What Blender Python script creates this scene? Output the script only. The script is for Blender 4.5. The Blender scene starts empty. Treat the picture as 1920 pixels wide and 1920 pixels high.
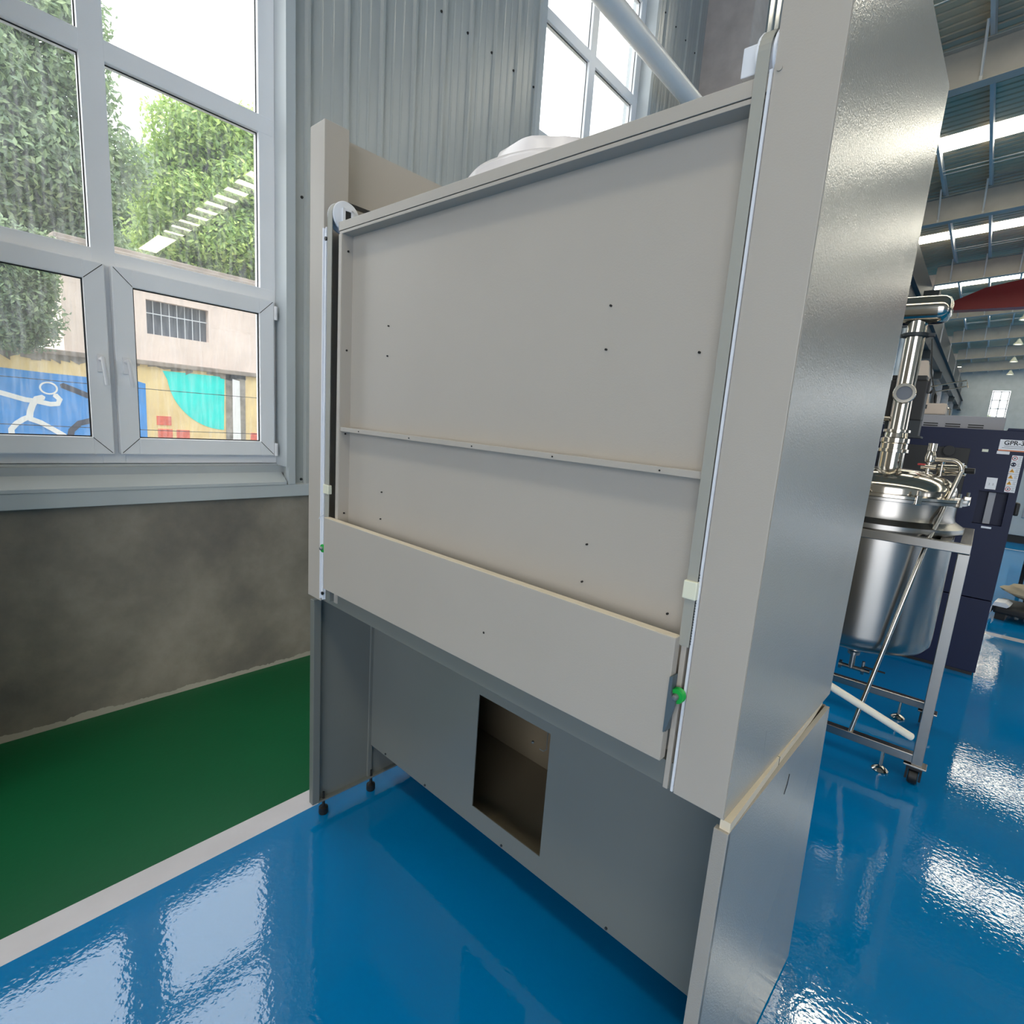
import bpy, bmesh, math, random
from mathutils import Vector, Matrix
import numpy as np
C = bpy.context.scene.collection
S = bpy.context.scene
rnd = random.Random(7)

# ---------------------------------------------------------------- camera
YAW, PITCH, ROLL = 0.6745948, -0.1798686, 0.0808332
F_PX, CX, CY = 1024.95, 1004.42, 981.96
cp, sp, cy, sy = math.cos(PITCH), math.sin(PITCH), math.cos(YAW), math.sin(YAW)
fwd = Vector((-sy*cp, cy*cp, sp)); rt = Vector((cy, sy, 0)); up = rt.cross(fwd)
r2 = rt*math.cos(ROLL) + up*math.sin(ROLL); u2 = -rt*math.sin(ROLL) + up*math.cos(ROLL)
cam = bpy.data.objects.new('camera', bpy.data.cameras.new('camera')); C.objects.link(cam)
cam.matrix_world = Matrix(((r2.x, u2.x, -fwd.x, 1.74442), (r2.y, u2.y, -fwd.y, -0.94266), (r2.z, u2.z, -fwd.z, 1.52712), (0, 0, 0, 1)))
cam.data.sensor_width = 36; cam.data.lens = F_PX/1920*36
cam.data.shift_x = (960-CX)/1920; cam.data.shift_y = (CY-960)/1920
cam.data.clip_start = 0.02; cam.data.clip_end = 300
S.camera = cam

# ---------------------------------------------------------------- world: bright overcast sky
W = bpy.data.worlds.new('overcast_sky'); S.world = W; W.use_nodes = True
nt = W.node_tree; nt.nodes.clear()
tc = nt.nodes.new('ShaderNodeTexCoord'); sep = nt.nodes.new('ShaderNodeSeparateXYZ')
mr = nt.nodes.new('ShaderNodeMapRange'); bg = nt.nodes.new('ShaderNodeBackground'); wo = nt.nodes.new('ShaderNodeOutputWorld')
SKY_LOW, SKY_HIGH = 3.4, 4.6
mr.inputs['From Min'].default_value = 0.0; mr.inputs['From Max'].default_value = 1.0
mr.inputs['To Min'].default_value = SKY_LOW; mr.inputs['To Max'].default_value = SKY_HIGH
bg.inputs['Color'].default_value = (0.955, 0.97, 1.0, 1)
nt.links.new(tc.outputs['Generated'], sep.inputs[0]); nt.links.new(sep.outputs['Z'], mr.inputs['Value'])
nt.links.new(mr.outputs[0], bg.inputs['Strength']); nt.links.new(bg.outputs[0], wo.inputs[0])

S.view_settings.view_transform = 'Standard'; S.view_settings.look = 'None'
S.view_settings.gamma = 1; S.view_settings.use_curve_mapping = False
S.view_settings.exposure = 0.2
S.cycles.caustics_reflective = False; S.cycles.caustics_refractive = False
S.cycles.sample_clamp_indirect = 6.0
SKYLIGHT = 11.0     # radiance of the translucent roof strips

def area(name, loc, rot, sx, sy_, power, col=(1, 1, 1)):
    l = bpy.data.lights.new(name, 'AREA'); l.shape = 'RECTANGLE'; l.size = sx; l.size_y = sy_; l.energy = power; l.color = col
    o = bpy.data.objects.new(name, l); o.location = loc; o.rotation_euler = rot; C.objects.link(o); return o
# added fill light behind the camera, set in an assumed doorway
area('rear_fill_light', (5.0, -8.4, 2.6), (math.radians(90), 0, 0), 6.0, 4.4, 60, (0.93, 0.96, 1.0))

# ---------------------------------------------------------------- materials
OUT = 1.15; LEAF = 0.95
def lin(c): return tuple(((x/255+0.055)/1.055)**2.4 if x > 10 else x/255/12.92 for x in c)
def od(r, g, b): return tuple(min(250, 255*((x/255)**2.2*OUT)**(1/2.2)) for x in (r, g, b))   # outdoor exposure put into the colour
def newmat(name):
    m = bpy.data.materials.new(name); m.use_nodes = True; n = m.node_tree; n.nodes.clear()
    o = n.nodes.new('ShaderNodeOutputMaterial'); return m, n, o
def coords(n, kind='Object'):
    return n.nodes.new('ShaderNodeTexCoord').outputs[kind]
def noise(n, vec, scale, detail=4, rough=0.55):
    t = n.nodes.new('ShaderNodeTexNoise'); t.inputs['Scale'].default_value = scale; t.inputs['Detail'].default_value = detail
    t.inputs['Roughness'].default_value = rough; n.links.new(vec, t.inputs['Vector']); return t.outputs['Fac']
def ramp(n, fac, stops):
    r = n.nodes.new('ShaderNodeValToRGB'); e = r.color_ramp.elements
    while len(e) < len(stops): e.new(0.5)
    for k, (p, c) in enumerate(stops): e[k].position = p; e[k].color = (*c, 1)
    n.links.new(fac, r.inputs[0]); return r.outputs[0]
def mat(name, col, rough=0.5, metal=0.0, var=0.06, vscale=3.0, bump=0.0, bscale=200, coat=0.0, rvar=0.0, spec=0.5):
    m, n, o = newmat(name); b = n.nodes.new('ShaderNodeBsdfPrincipled'); n.links.new(b.outputs[0], o.inputs[0])
    c = lin(col); v = coords(n)
    f = noise(n, v, vscale)
    n.links.new(ramp(n, f, [(0.3, tuple(x*(1-var) for x in c)), (0.7, tuple(min(1, x*(1+var)) for x in c))]), b.inputs['Base Color'])
    b.inputs['Roughness'].default_value = rough; b.inputs['Metallic'].default_value = metal
    b.inputs['Coat Weight'].default_value = coat; b.inputs['Coat Roughness'].default_value = 0.05
    b.inputs['Specular IOR Level'].default_value = spec
    if rvar:
        q = n.nodes.new('ShaderNodeMapRange'); q.inputs['To Min'].default_value = rough-rvar; q.inputs['To Max'].default_value = rough+rvar
        n.links.new(noise(n, v, 5.0), q.inputs['Value']); n.links.new(q.outputs[0], b.inputs['Roughness'])
    if bump:
        bp = n.nodes.new('ShaderNodeBump'); bp.inputs['Strength'].default_value = bump; bp.inputs['Distance'].default_value = 0.002
        n.links.new(noise(n, v, bscale, 2), bp.inputs['Height']); n.links.new(bp.outputs[0], b.inputs['Normal'])
    return m
def emit(name, col, s):
    m, n, o = newmat(name); e = n.nodes.new('ShaderNodeEmission'); e.inputs[0].default_value = (*lin(col), 1); e.inputs[1].default_value = s
    n.links.new(e.outputs[0], o.inputs[0]); return m

M = {}
M['beige'] = mat('hood_beige_paint', (180, 173, 163), 0.42, bump=0.10, bscale=350, var=0.02)
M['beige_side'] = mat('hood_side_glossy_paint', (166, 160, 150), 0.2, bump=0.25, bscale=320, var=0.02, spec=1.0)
M['cream'] = mat('cream_edge', (224, 211, 188), 0.5)
M['grey_in'] = mat('base_grey_paint', (116, 119, 115), 0.34, var=0.03)
M['brown_in'] = mat('inner_tan_paint', (124, 114, 96), 0.35, var=0.03)
M['galv'] = mat('galvanised', (140, 146, 146), 0.4, 0.7)
M['pvc'] = mat('white_pvc', (225, 228, 234), 0.3, var=0.02)
M['pvc_win'] = mat('window_pvc', (246, 247, 250), 0.35, var=0.02)
M['belt'] = mat('grey_belt', (160, 159, 150), 0.55)
M['black'] = mat('black_rubber', (22, 23, 24), 0.5)
M['dark'] = mat('dark_steel', (52, 57, 60), 0.5, 0.3)
M['green_pl'] = mat('green_plastic', (28, 170, 70), 0.35)
M['greybr'] = mat('slate_plastic', (84, 98, 106), 0.4)
M['ivory'] = mat('ivory_plastic', (226, 226, 204), 0.45)
M['film'] = mat('white_film', (233, 228, 228), 0.3, bump=0.6, bscale=14)
M['ss'] = mat('polished_stainless', (196, 190, 180), 0.13, 1.0, var=0.04, rvar=0.05)
M['ss_br'] = mat('brushed_stainless', (160, 158, 154), 0.26, 1.0, var=0.04)
M['navy'] = mat('navy_paint', (13, 24, 56), 0.45, spec=0.3, bump=0.1, var=0.04)
M['grey_p'] = mat('mid_grey_paint', (150, 150, 155), 0.5)
M['corr'] = mat('corrugated_blue_grey', (178, 182, 180), 0.26, bump=0.12, bscale=12, var=0.04, vscale=1.5, spec=0.7)
M['flash'] = mat('flashing_blue_grey', (190, 197, 200), 0.4, var=0.03)
M['roof'] = mat('roof_sheet', (190, 172, 145), 0.45, var=0.06, vscale=0.6)
M['steel_p'] = mat('rafter_grey_paint', (168, 163, 155), 0.55, var=0.07)
M['purl'] = mat('purlin_galvanised', (190, 190, 190), 0.5, 0.0)
M['red'] = mat('crane_red', (140, 26, 26), 0.45)
M['pipew'] = mat('white_pipe', (248, 243, 238), 0.4, var=0.02)
M['plaster'] = mat('rough_plaster', (196, 186, 180), 0.9, bump=1.0, bscale=22, var=0.12, vscale=5)
M['wall_far'] = mat('far_wall_sheet', (176, 182, 184), 0.5)
M['white'] = mat('white_paint', (235, 235, 238), 0.5, var=0.02)
M['beige_m'] = mat('machine_beige', (205, 188, 172), 0.5)
M['tube_w'] = mat('cream_tube', (240, 232, 214), 0.5, var=0.02)
M['yellow'] = mat('warning_yellow', (225, 160, 30), 0.5)
M['redl'] = mat('label_red', (170, 40, 40), 0.5)
M['blackink'] = mat('black_ink', (25, 25, 30), 0.6)
M['orange'] = mat('orange_line', (225, 140, 100), 0.6)
M['sack'] = mat('sack_beige', (176, 162, 138), 0.85, bump=0.6, bscale=40)
M['lamp'] = emit('lamp_glow', (255, 246, 220), 3.0)
M['skyl'] = emit('daylit_roof_panel', (255, 249, 228), SKYLIGHT)
M['bark'] = mat('bark', od(84, 74, 62), 0.9)
M['soil'] = mat('ground_dirt', od(120, 114, 100), 0.95)
M['pink'] = mat('pinkish_render', od(226, 208, 198), 0.9, var=0.10, vscale=2.2, bump=0.4, bscale=30)
M['dirtcon'] = mat('weathered_coping', od(150, 138, 128), 0.9, var=0.3, vscale=4)
M['wallpaint'] = mat('ochre_wall_paint', od(238, 205, 150), 0.85, var=0.10, vscale=5)
M['m_blue'] = mat('mural_blue', od(66, 146, 222), 0.8, var=0.08, vscale=6)
M['m_green'] = mat('mural_green', od(40, 225, 215), 0.8, var=0.06, vscale=6)
M['m_white'] = mat('mural_white', od(240, 240, 240), 0.8)
M['m_black'] = mat('mural_black', od(60, 64, 80), 0.8)
M['m_red'] = mat('mural_red', od(226, 110, 90), 0.8, var=0.2, vscale=20)
M['m_dirt'] = mat('mural_grime', od(140, 132, 122), 0.9, var=0.4, vscale=8)
M['barglass'] = mat('dusty_dark_glass', od(92, 98, 108), 0.4)

def glass():
    m, n, o = newmat('window_glass')
    t = n.nodes.new('ShaderNodeBsdfTransparent'); t.inputs[0].default_value = (0.97, 0.985, 0.98, 1)
    g = n.nodes.new('ShaderNodeBsdfGlossy'); g.inputs['Roughness'].default_value = 0.0
    d = n.nodes.new('ShaderNodeBsdfTranslucent'); d.inputs[0].default_value = (0.85, 0.87, 0.9, 1)
    lw = n.nodes.new('ShaderNodeLayerWeight'); p = n.nodes.new('ShaderNodeMath'); p.operation = 'POWER'; p.inputs[1].default_value = 5
    q = n.nodes.new('ShaderNodeMath'); q.operation = 'MULTIPLY_ADD'; q.inputs[1].default_value = 0.9; q.inputs[2].default_value = 0.07
    n.links.new(lw.outputs['Facing'], p.inputs[0]); n.links.new(p.outputs[0], q.inputs[0])
    mx = n.nodes.new('ShaderNodeMixShader'); n.links.new(q.outputs[0], mx.inputs[0]); n.links.new(t.outputs[0], mx.inputs[1]); n.links.new(g.outputs[0], mx.inputs[2])
    # dust and dried rain streaks on the pane
    v = coords(n); mp = n.nodes.new('ShaderNodeMapping'); mp.inputs['Scale'].default_value = (1, 1, 0.12); n.links.new(v, mp.inputs[0])
    f = noise(n, mp.outputs[0], 60, 3); rr = n.nodes.new('ShaderNodeMapRange'); rr.inputs['From Min'].default_value = 0.45; rr.inputs['From Max'].default_value = 0.8
    rr.inputs['To Min'].default_value = 0.025; rr.inputs['To Max'].default_value = 0.11; n.links.new(f, rr.inputs['Value'])
    m2 = n.nodes.new('ShaderNodeMixShader'); n.links.new(rr.outputs[0], m2.inputs[0]); n.links.new(mx.outputs[0], m2.inputs[1]); n.links.new(d.outputs[0], m2.inputs[2])
    n.links.new(m2.outputs[0], o.inputs[0]); return m
M['glass'] = glass()

def leafmat(name, a, b, c):
    m, n, o = newmat(name); p = n.nodes.new('ShaderNodeBsdfPrincipled'); p.inputs['Roughness'].default_value = 0.55
    g = n.nodes.new('ShaderNodeNewGeometry'); n.links.new(ramp(n, g.outputs['Random Per Island'], [(0.0, lin(a)), (0.55, lin(b)), (1.0, lin(c))]), p.inputs['Base Color'])
    t = n.nodes.new('ShaderNodeBsdfTranslucent'); t.inputs[0].default_value = (*lin(c), 1)
    mx = n.nodes.new('ShaderNodeMixShader'); mx.inputs[0].default_value = 0.3
    n.links.new(p.outputs[0], mx.inputs[1]); n.links.new(t.outputs[0], mx.inputs[2]); n.links.new(mx.outputs[0], o.inputs[0]); return m
M['leafA'] = leafmat('dusty_leaves', od(86, 104, 86), od(118, 140, 110), od(158, 176, 132))
M['leafB'] = leafmat('bright_leaves', od(88, 116, 72), od(138, 168, 98), od(196, 214, 132))

def floor_mat():
    m, n, o = newmat('epoxy_floor'); b = n.nodes.new('ShaderNodeBsdfPrincipled'); n.links.new(b.outputs[0], o.inputs[0])
    g = coords(n); s = n.nodes.new('ShaderNodeSeparateXYZ'); n.links.new(g, s.inputs[0])
    def gt(sock, v):
        q = n.nodes.new('ShaderNodeMath'); q.operation = 'GREATER_THAN'; q.inputs[1].default_value = v; n.links.new(sock, q.inputs[0]); return q.outputs[0]
    def mul(a, c):
        q = n.nodes.new('ShaderNodeMath'); q.operation = 'MULTIPLY'; n.links.new(a, q.inputs[0]); n.links.new(c, q.inputs[1]); return q.outputs[0]
    def sub(a, c):
        q = n.nodes.new('ShaderNodeMath'); q.operation = 'SUBTRACT'; n.links.new(a, q.inputs[0]); n.links.new(c, q.inputs[1]); return q.outputs[0]
    def mix(f, a, c):
        q = n.nodes.new('ShaderNodeMix'); q.data_type = 'RGBA'
        n.links.new(f, q.inputs[0])
        for sk, x in ((6, a), (7, c)):
            if isinstance(x, tuple): q.inputs[sk].default_value = (*x, 1)
            else: n.links.new(x, q.inputs[sk])
        return q.outputs[2]
    def vary(c, a, sc): 
        return ramp(n, noise(n, g, sc), [(0.3, tuple(x*(1-a) for x in c)), (0.7, tuple(min(1, x*(1+a)) for x in c))])
    blue = vary(lin((0, 122, 186)), 0.06, 0.7); green = vary(lin((10, 92, 55)), 0.08, 1.2); white = vary(lin((214, 212, 218)), 0.06, 5)
    c = mix(gt(s.outputs['X'], -0.136), green, white)
    c = mix(gt(s.outputs['X'], -0.037), c, blue)
    band = mul(gt(s.outputs['X'], 1.2), sub(gt(s.outputs['Y'], 5.28), gt(s.outputs['Y'], 5.40)))
    c = mix(band, c, white)
    band = mul(gt(s.outputs['X'], 1.2), sub(gt(s.outputs['Y'], 11.9), gt(s.outputs['Y'], 12.0)))
    c = mix(band, c, white)
    n.links.new(c, b.inputs['Base Color'])
    inb = sub(gt(s.outputs['X'], -0.037), gt(s.outputs['X'], 99))
    r = n.nodes.new('ShaderNodeMapRange'); r.inputs['To Min'].default_value = 0.42; r.inputs['To Max'].default_value = 0.035; n.links.new(inb, r.inputs['Value']); n.links.new(r.outputs[0], b.inputs['Roughness'])
    r5 = n.nodes.new('ShaderNodeMapRange'); r5.inputs['To Min'].default_value = 0.25; r5.inputs['To Max'].default_value = 0.9; n.links.new(inb, r5.inputs['Value']); n.links.new(r5.outputs[0], b.inputs['Specular IOR Level'])
    h1 = noise(n, g, 55, 2, 0.5); h2 = noise(n, g, 3.0, 2)
    ad = n.nodes.new('ShaderNodeMath'); ad.operation = 'MULTIPLY_ADD'; ad.inputs[1].default_value = 1.6; n.links.new(h2, ad.inputs[0]); n.links.new(h1, ad.inputs[2])
    bp = n.nodes.new('ShaderNodeBump'); bp.inputs['Strength'].default_value = 0.5; bp.inputs['Distance'].default_value = 0.0008
    n.links.new(ad.outputs[0], bp.inputs['Height']); n.links.new(bp.outputs[0], b.inputs['Normal'])
    return m
M['floor'] = floor_mat()

def concrete():
    m, n, o = newmat('dark_cement_render'); b = n.nodes.new('ShaderNodeBsdfPrincipled'); n.links.new(b.outputs[0], o.inputs[0])
    v = coords(n); f = noise(n, v, 2.2, 6, 0.6)
    base = ramp(n, f, [(0.28, lin((102, 99, 94))), (0.5, lin((132, 126, 116))), (0.72, lin((160, 152, 141)))])
    # pale efflorescence along the foot of the wall
    s = n.nodes.new('ShaderNodeSeparateXYZ'); n.links.new(v, s.inputs[0])
    q = n.nodes.new('ShaderNodeMath'); q.operation = 'MULTIPLY_ADD'; q.inputs[1].default_value = -0.10; n.links.new(noise(n, v, 3.0, 5, 0.7), q.inputs[0]); n.links.new(s.outputs['Z'], q.inputs[2])
    k = n.nodes.new('ShaderNodeMath'); k.operation = 'LESS_THAN'; k.inputs[1].default_value = -0.022; n.links.new(q.outputs[0], k.inputs[0])
    mx = n.nodes.new('ShaderNodeMix'); mx.data_type = 'RGBA'; n.links.new(k.outputs[0], mx.inputs[0]); n.links.new(base, mx.inputs[6]); mx.inputs[7].default_value = (*lin((176, 170, 158)), 1)
    n.links.new(mx.outputs[2], b.inputs['Base Color']); b.inputs['Roughness'].default_value = 0.75
    bp = n.nodes.new('ShaderNodeBump'); bp.inputs['Strength'].default_value = 0.5; bp.inputs['Distance'].default_value = 0.004
    n.links.new(noise(n, v, 24, 5, 0.7), bp.inputs['Height']); n.links.new(bp.outputs[0], b.inputs['Normal']); return m
M['conc'] = concrete()

# ---------------------------------------------------------------- mesh builder
class MB:
    def __init__(s): s.b = bmesh.new()
    def quad(s, pts): s.b.faces.new([s.b.verts.new(p) for p in pts]); return s
    def box(s, x0, x1, y0, y1, z0, z1, bev=0.0, mt=None):
        r = bmesh.ops.create_cube(s.b, size=1); vs = r['verts']
        for v in vs: v.co = Vector(((x0+x1)/2+v.co.x*(x1-x0), (y0+y1)/2+v.co.y*(y1-y0), (z0+z1)/2+v.co.z*(z1-z0)))
        if bev:
            es = list({e for v in vs for e in v.link_edges}); rr = bmesh.ops.bevel(s.b, geom=es, offset=bev, segments=2, affect='EDGES', profile=0.6); vs = list({v for f in rr['faces'] for v in f.verts} | {v for v in vs if v.is_valid})
        if mt: bmesh.ops.transform(s.b, matrix=mt, verts=vs)
        return s
    def cyl(s, a, b_, r, r2=None, n=24, caps=True):
        a, b_ = Vector(a), Vector(b_); d = b_-a; L = d.length
        q = Vector((0, 0, 1)).rotation_difference(d).to_matrix().to_4x4()
        bmesh.ops.create_cone(s.b, cap_ends=caps, segments=n, radius1=r, radius2=r if r2 is None else r2, depth=L, matrix=Matrix.Translation((a+b_)/2) @ q); return s
    def lathe(s, prof, c=(0, 0, 0), axis=(0, 0, 1), n=48):
        q = Vector((0, 0, 1)).rotation_difference(Vector(axis)).to_matrix(); c = Vector(c); rings = []
        for r, z in prof:
            if r < 1e-6: rings.append([s.b.verts.new(c+q @ Vector((0, 0, z)))])
            else: rings.append([s.b.verts.new(c+q @ Vector((r*math.cos(2*math.pi*k/n), r*math.sin(2*math.pi*k/n), z))) for k in range(n)])
        for A, B in zip(rings, rings[1:]):
            for k in range(n):
                k2 = (k+1) % n
                if len(A) == 1 and len(B) == 1: continue
                if len(A) == 1: s.b.faces.new((A[0], B[k2], B[k]))
                elif len(B) == 1: s.b.faces.new((A[k], A[k2], B[0]))
                else: s.b.faces.new((A[k], A[k2], B[k2], B[k]))
        return s
    def tube(s, pts, r, n=12):
        pts = [Vector(p) for p in pts]; rings = []; u = None
        for i, p in enumerate(pts):
            d = (pts[min(i+1, len(pts)-1)]-pts[max(i-1, 0)]).normalized()
            if u is None: u = d.orthogonal().normalized()
            u = (u-d*u.dot(d)).normalized(); w = d.cross(u)
            rings.append([s.b.verts.new(p+u*r*math.cos(2*math.pi*k/n)+w*r*math.sin(2*math.pi*k/n)) for k in range(n)])
        for A, B in zip(rings, rings[1:]):
            for k in range(n): s.b.faces.new((A[k], A[(k+1) % n], B[(k+1) % n], B[k]))
        s.b.faces.new(rings[0][::-1]); s.b.faces.new(rings[-1]); return s
    def prism(s, poly, z0, z1, mp=lambda u, v, w: (u, v, w)):
        A = [s.b.verts.new(mp(u, v, z0)) for u, v in poly]; B = [s.b.verts.new(mp(u, v, z1)) for u, v in poly]; n = len(poly)
        for k in range(n): s.b.faces.new((A[k], A[(k+1) % n], B[(k+1) % n], B[k]))
        s.b.faces.new(A[::-1]); s.b.faces.new(B); return s
    def strip(s, prof, y0, y1, mp):      # open profile extruded between y0 and y1
        A = [s.b.verts.new(mp(u, v, y0)) for u, v in prof]; B = [s.b.verts.new(mp(u, v, y1)) for u, v in prof]
        for k in range(len(prof)-1): s.b.faces.new((A[k], A[k+1], B[k+1], B[k]))
        return s
    def obj(s, name, m, parent=None, smooth=False, label=None, **kw):
        bmesh.ops.recalc_face_normals(s.b, faces=s.b.faces)
        me = bpy.data.meshes.new(name); s.b.to_mesh(me); s.b.free()
        me.materials.append(M[m] if isinstance(m, str) else m)
        if smooth:
            me.polygons.foreach_set('use_smooth', [True]*len(me.polygons)); me.set_sharp_from_angle(angle=math.radians(38))
        o = bpy.data.objects.new(name, me); C.objects.link(o)
        if parent: o.parent = parent
        if label: o['label'] = label
        for k, v in kw.items(): o[k] = v
        return o
def empty(name, loc=(0, 0, 0), rz=0, **kw):
    o = bpy.data.objects.new(name, None); o.empty_display_size = 0.1; C.objects.link(o); o.location = loc; o.rotation_euler = (0, 0, rz)
    for k, v in kw.items(): o[k] = v
    return o
def copy_tree(o, parent=None):
    c = o.copy(); C.objects.link(c); c.parent = parent
    for ch in [x for x in bpy.data.objects if x.parent == o]: copy_tree(ch, c)
    return c
def arc(c, r, a0, a1, n, f): return [f(c[0]+r*math.cos(a0+(a1-a0)*k/n), c[1]+r*math.sin(a0+(a1-a0)*k/n)) for k in range(n+1)]
ST = dict(kind='structure')

# ---------------------------------------------------------------- hall shell
Y0, Y1, XR, RIDGE = -8.0, 55.4, 29.0, 14.0
FR = [5.03+6.3*k for k in range(-2, 8)]                 # rafters
def zr(x): return 8.48+0.08*((x if x < RIDGE else 2*RIDGE-x)-0.5)
MB().box(-1.5, XR+.2, Y0-.2, Y1+.2, -0.2, 0.0).obj('floor', 'floor', **ST)

WY = [-0.2, 3.24] + [c for k in range(1, 8) for c in (5.03+6.3*(k-1)+1.24, 5.03+6.3*(k-1)+4.51)]
HW = 0.756; WZ0, WZ1 = 1.19, 6.31
MB().box(-1.53, -1.295, Y0, Y1, 0, 1.03).obj('wall_left', 'conc', **ST)
# outer skin above, with the window openings left free
up_ = MB(); prev = Y0; HO = HW+.0125
for c in WY:
    up_.box(-1.55, -1.33, prev, c-HO, 1.03, 8.33); prev = c+HO
    up_.box(-1.55, -1.33, c-HO, c+HO, WZ1+.02, 8.33); up_.box(-1.55, -1.33, c-HO, c+HO, 1.03, WZ0-.01)
up_.box(-1.55, -1.33, prev, Y1, 1.03, 8.33)
up_.obj('wall_left_upper', 'wall_far', **ST)
# corrugated lining
PIT = 0.2205; X0 = -1.300
def corr_prof(ya, yb):
    pts = [(ya, 0.0)]; k = math.floor((ya-0.684)/PIT)
    while True:
        b = 0.684+k*PIT
        for dy, h in ((-.016, 0), (-.008, .019), (.008, .019), (.016, 0), (.066, 0), (.072, .0016), (.080, .0016), (.086, 0), (.128, 0), (.134, .0016), (.142, .0016), (.148, 0)):
            y = b+dy
            if ya+1e-4 < y < yb-1e-4: pts.append((y, h))
        k += 1
        if b > yb: break
    pts.append((yb, 0.0)); return pts
co = MB(); prev = Y0; mpc = lambda u, v, w: (X0+v, u, w)
for c in WY:
    if prev < c-HW: co.strip(corr_prof(prev, c-HW), 1.03, 8.3, mpc)
    co.strip(corr_prof(c-HW, c+HW), WZ1, 8.3, mpc); prev = c+HW
co.strip(corr_prof(prev, Y1), 1.03, 8.3, mpc)
lining = co.obj('wall_left_cladding', 'corr', **ST)
scr = MB()
for k in range(-4, 40):
    y = 0.684+k*PIT
    for z in (1.105, 2.61, 3.955, 5.4):
        if all(not (c-HW-.05 < y-.028 < c+HW+.05) for c in WY): scr.cyl((X0-.001, y-.028, z), (X0+.007, y-.028, z), .0085, .006, 10)
scr.obj('screws', 'black', lining)
# base flashing and window sill boards
fl = MB(); fl.box(-1.30, -1.272, Y0, Y1, 1.012, 1.08, .003); fl.obj('trim_1', 'flash', **ST)

def window(idx, c, full):
    w = empty('window_%d' % idx, (-1.42, c, 0), **ST)
    f = MB(); L, R = -HW, HW; zs = [2.082, 2.912, 3.745, 4.575, 5.41]
    D = .03
    f.box(-D, D, L, L+.081, WZ0, WZ1, .004); f.box(-D, D, R-.081, R, WZ0, WZ1, .004)
    f.box(-D+.001, D-.001, L+.002, R-.002, WZ0+.001, WZ0+.055, .002); f.box(-D+.001, D-.001, L+.002, R-.002, WZ1-.08, WZ1-.001, .002)
    f.box(-D-.002, D+.002, -.043, .043, WZ0+.003, WZ1-.003, .002)
    for z in zs: f.box(-D-.001, D+.001, L+.01, R-.01, z-.041, z+.041, .004)
    f.obj('window_frame', 'pvc_win', w)
    g = MB(); cells = [(a, b, z0, z1) for a, b in ((L+.081, -.043), (.043, R-.081)) for z0, z1 in zip([z+.041 for z in zs], [z-.041 for z in zs[1:]]+[WZ1-.08])]
    for a, b, z0, z1 in cells: g.box(-.004, .002, a, b, z0, z1)
    g.obj('glass', 'glass', w)
    gk = MB()
    for a, b, z0, z1 in cells:
        for q in ((a, a+.004, z0, z1), (b-.004, b, z0, z1), (a, b, z0, z0+.004), (a, b, z1-.004, z1)): gk.box(.003, .007, *q)
    gk.obj('gasket', 'black', w)
    for sd, a, b in ((0, L+.02, -.008), (1, .016, R-.028)):
        s_ = MB(); z0, z1, t = 1.236, 2.062, .077
        x0, x1 = .028, .072
        for q in ((a, a+t, z0, z1), (b-t, b, z0, z1), (a+t-.003, b-t+.003, z0, z0+t), (a+t-.003, b-t+.003, z1-t, z1)): s_.box(x0, x1, *q, .005)
        sash = s_.obj('sash', 'pvc_win', w)
        MB().box(.046, .052, a+t, b-t, z0+t, z1-t).obj('sash_glass', 'glass', sash)
        gk = MB(); A, B, z0g, z1g = a+t, b-t, z0+t, z1-t
        for q in ((A, A+.005, z0g, z1g), (B-.005, B, z0g, z1g), (A, B, z0g, z0g+.005), (A, B, z1g-.005, z1g)): gk.box(.053, .059, *q)
        # mitre joints at the sash corners
        for (yy, zz, sy2, sz2) in ((a, z0, 1, 1), (a, z1, 1, -1), (b, z0, -1, 1), (b, z1, -1, -1)):
            p = [(yy+sy2*.006, zz+sz2*.008), (yy+sy2*(t-.003), zz+sz2*(t-.001)), (yy+sy2*(t-.001), zz+sz2*(t-.003)), (yy+sy2*.008, zz+sz2*.006)]
            gk.prism(p, .0721, .0724, lambda u, v, w_: (w_, u, v))
        gk.obj('gasket', 'black', sash)
        if full:
            hy = (b-.034) if sd == 0 else (a+.036)
            h = MB(); h.box(.072, .079, hy-.013, hy+.013, 1.60, 1.675, .003)
            h.cyl((.078, hy, 1.655), (.112, hy, 1.655), .0085, n=14)
            h.tube([(.110, hy, 1.662), (.116, hy+.001, 1.652), (.117, hy+.004, 1.62), (.113, hy+.010, 1.57), (.110, hy+.013, 1.545)], .0085, 10)
            h.obj('handle', 'white', sash, True)
            he = b-.002 if sd == 1 else a+.002
            for z in (2.0, 1.27):
                MB().cyl((.078, he+.008*(1 if sd else -1), z-.035), (.078, he+.008*(1 if sd else -1), z+.035), .0085, n=14).obj('hinge', 'white', sash, True)
    return w
for i, c in enumerate(WY[:9]): window(i+1, c, i < 2)
# reveals, casings and sills
t = MB()
for c in WY[:9]:
    for s_ in (-1, 1):
        e = c+s_*HW
        t.box(-1.46, -1.268, min(e, e+s_*.012), max(e, e+s_*.012), 1.18, 6.33)
        t.box(-1.2995, -1.268, min(e+s_*.01, e+s_*.05), max(e+s_*.01, e+s_*.05), 1.081, 6.36, .002)
    t.box(-1.46, -1.268, c-HW, c+HW, 6.312, 6.33)
t.obj('trim_2', 'flash', **ST)
t = MB()
for c in WY[:9]:
    t.prism([(-1.45, 1.188), (-1.385, 1.188), (-1.268, 1.096), (-1.268, 1.081), (-1.45, 1.081)], c-HW-.0, c+HW+.0, lambda u, v, w: (u, w, v))
t.obj('trim_3', 'flash', **ST)
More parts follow.
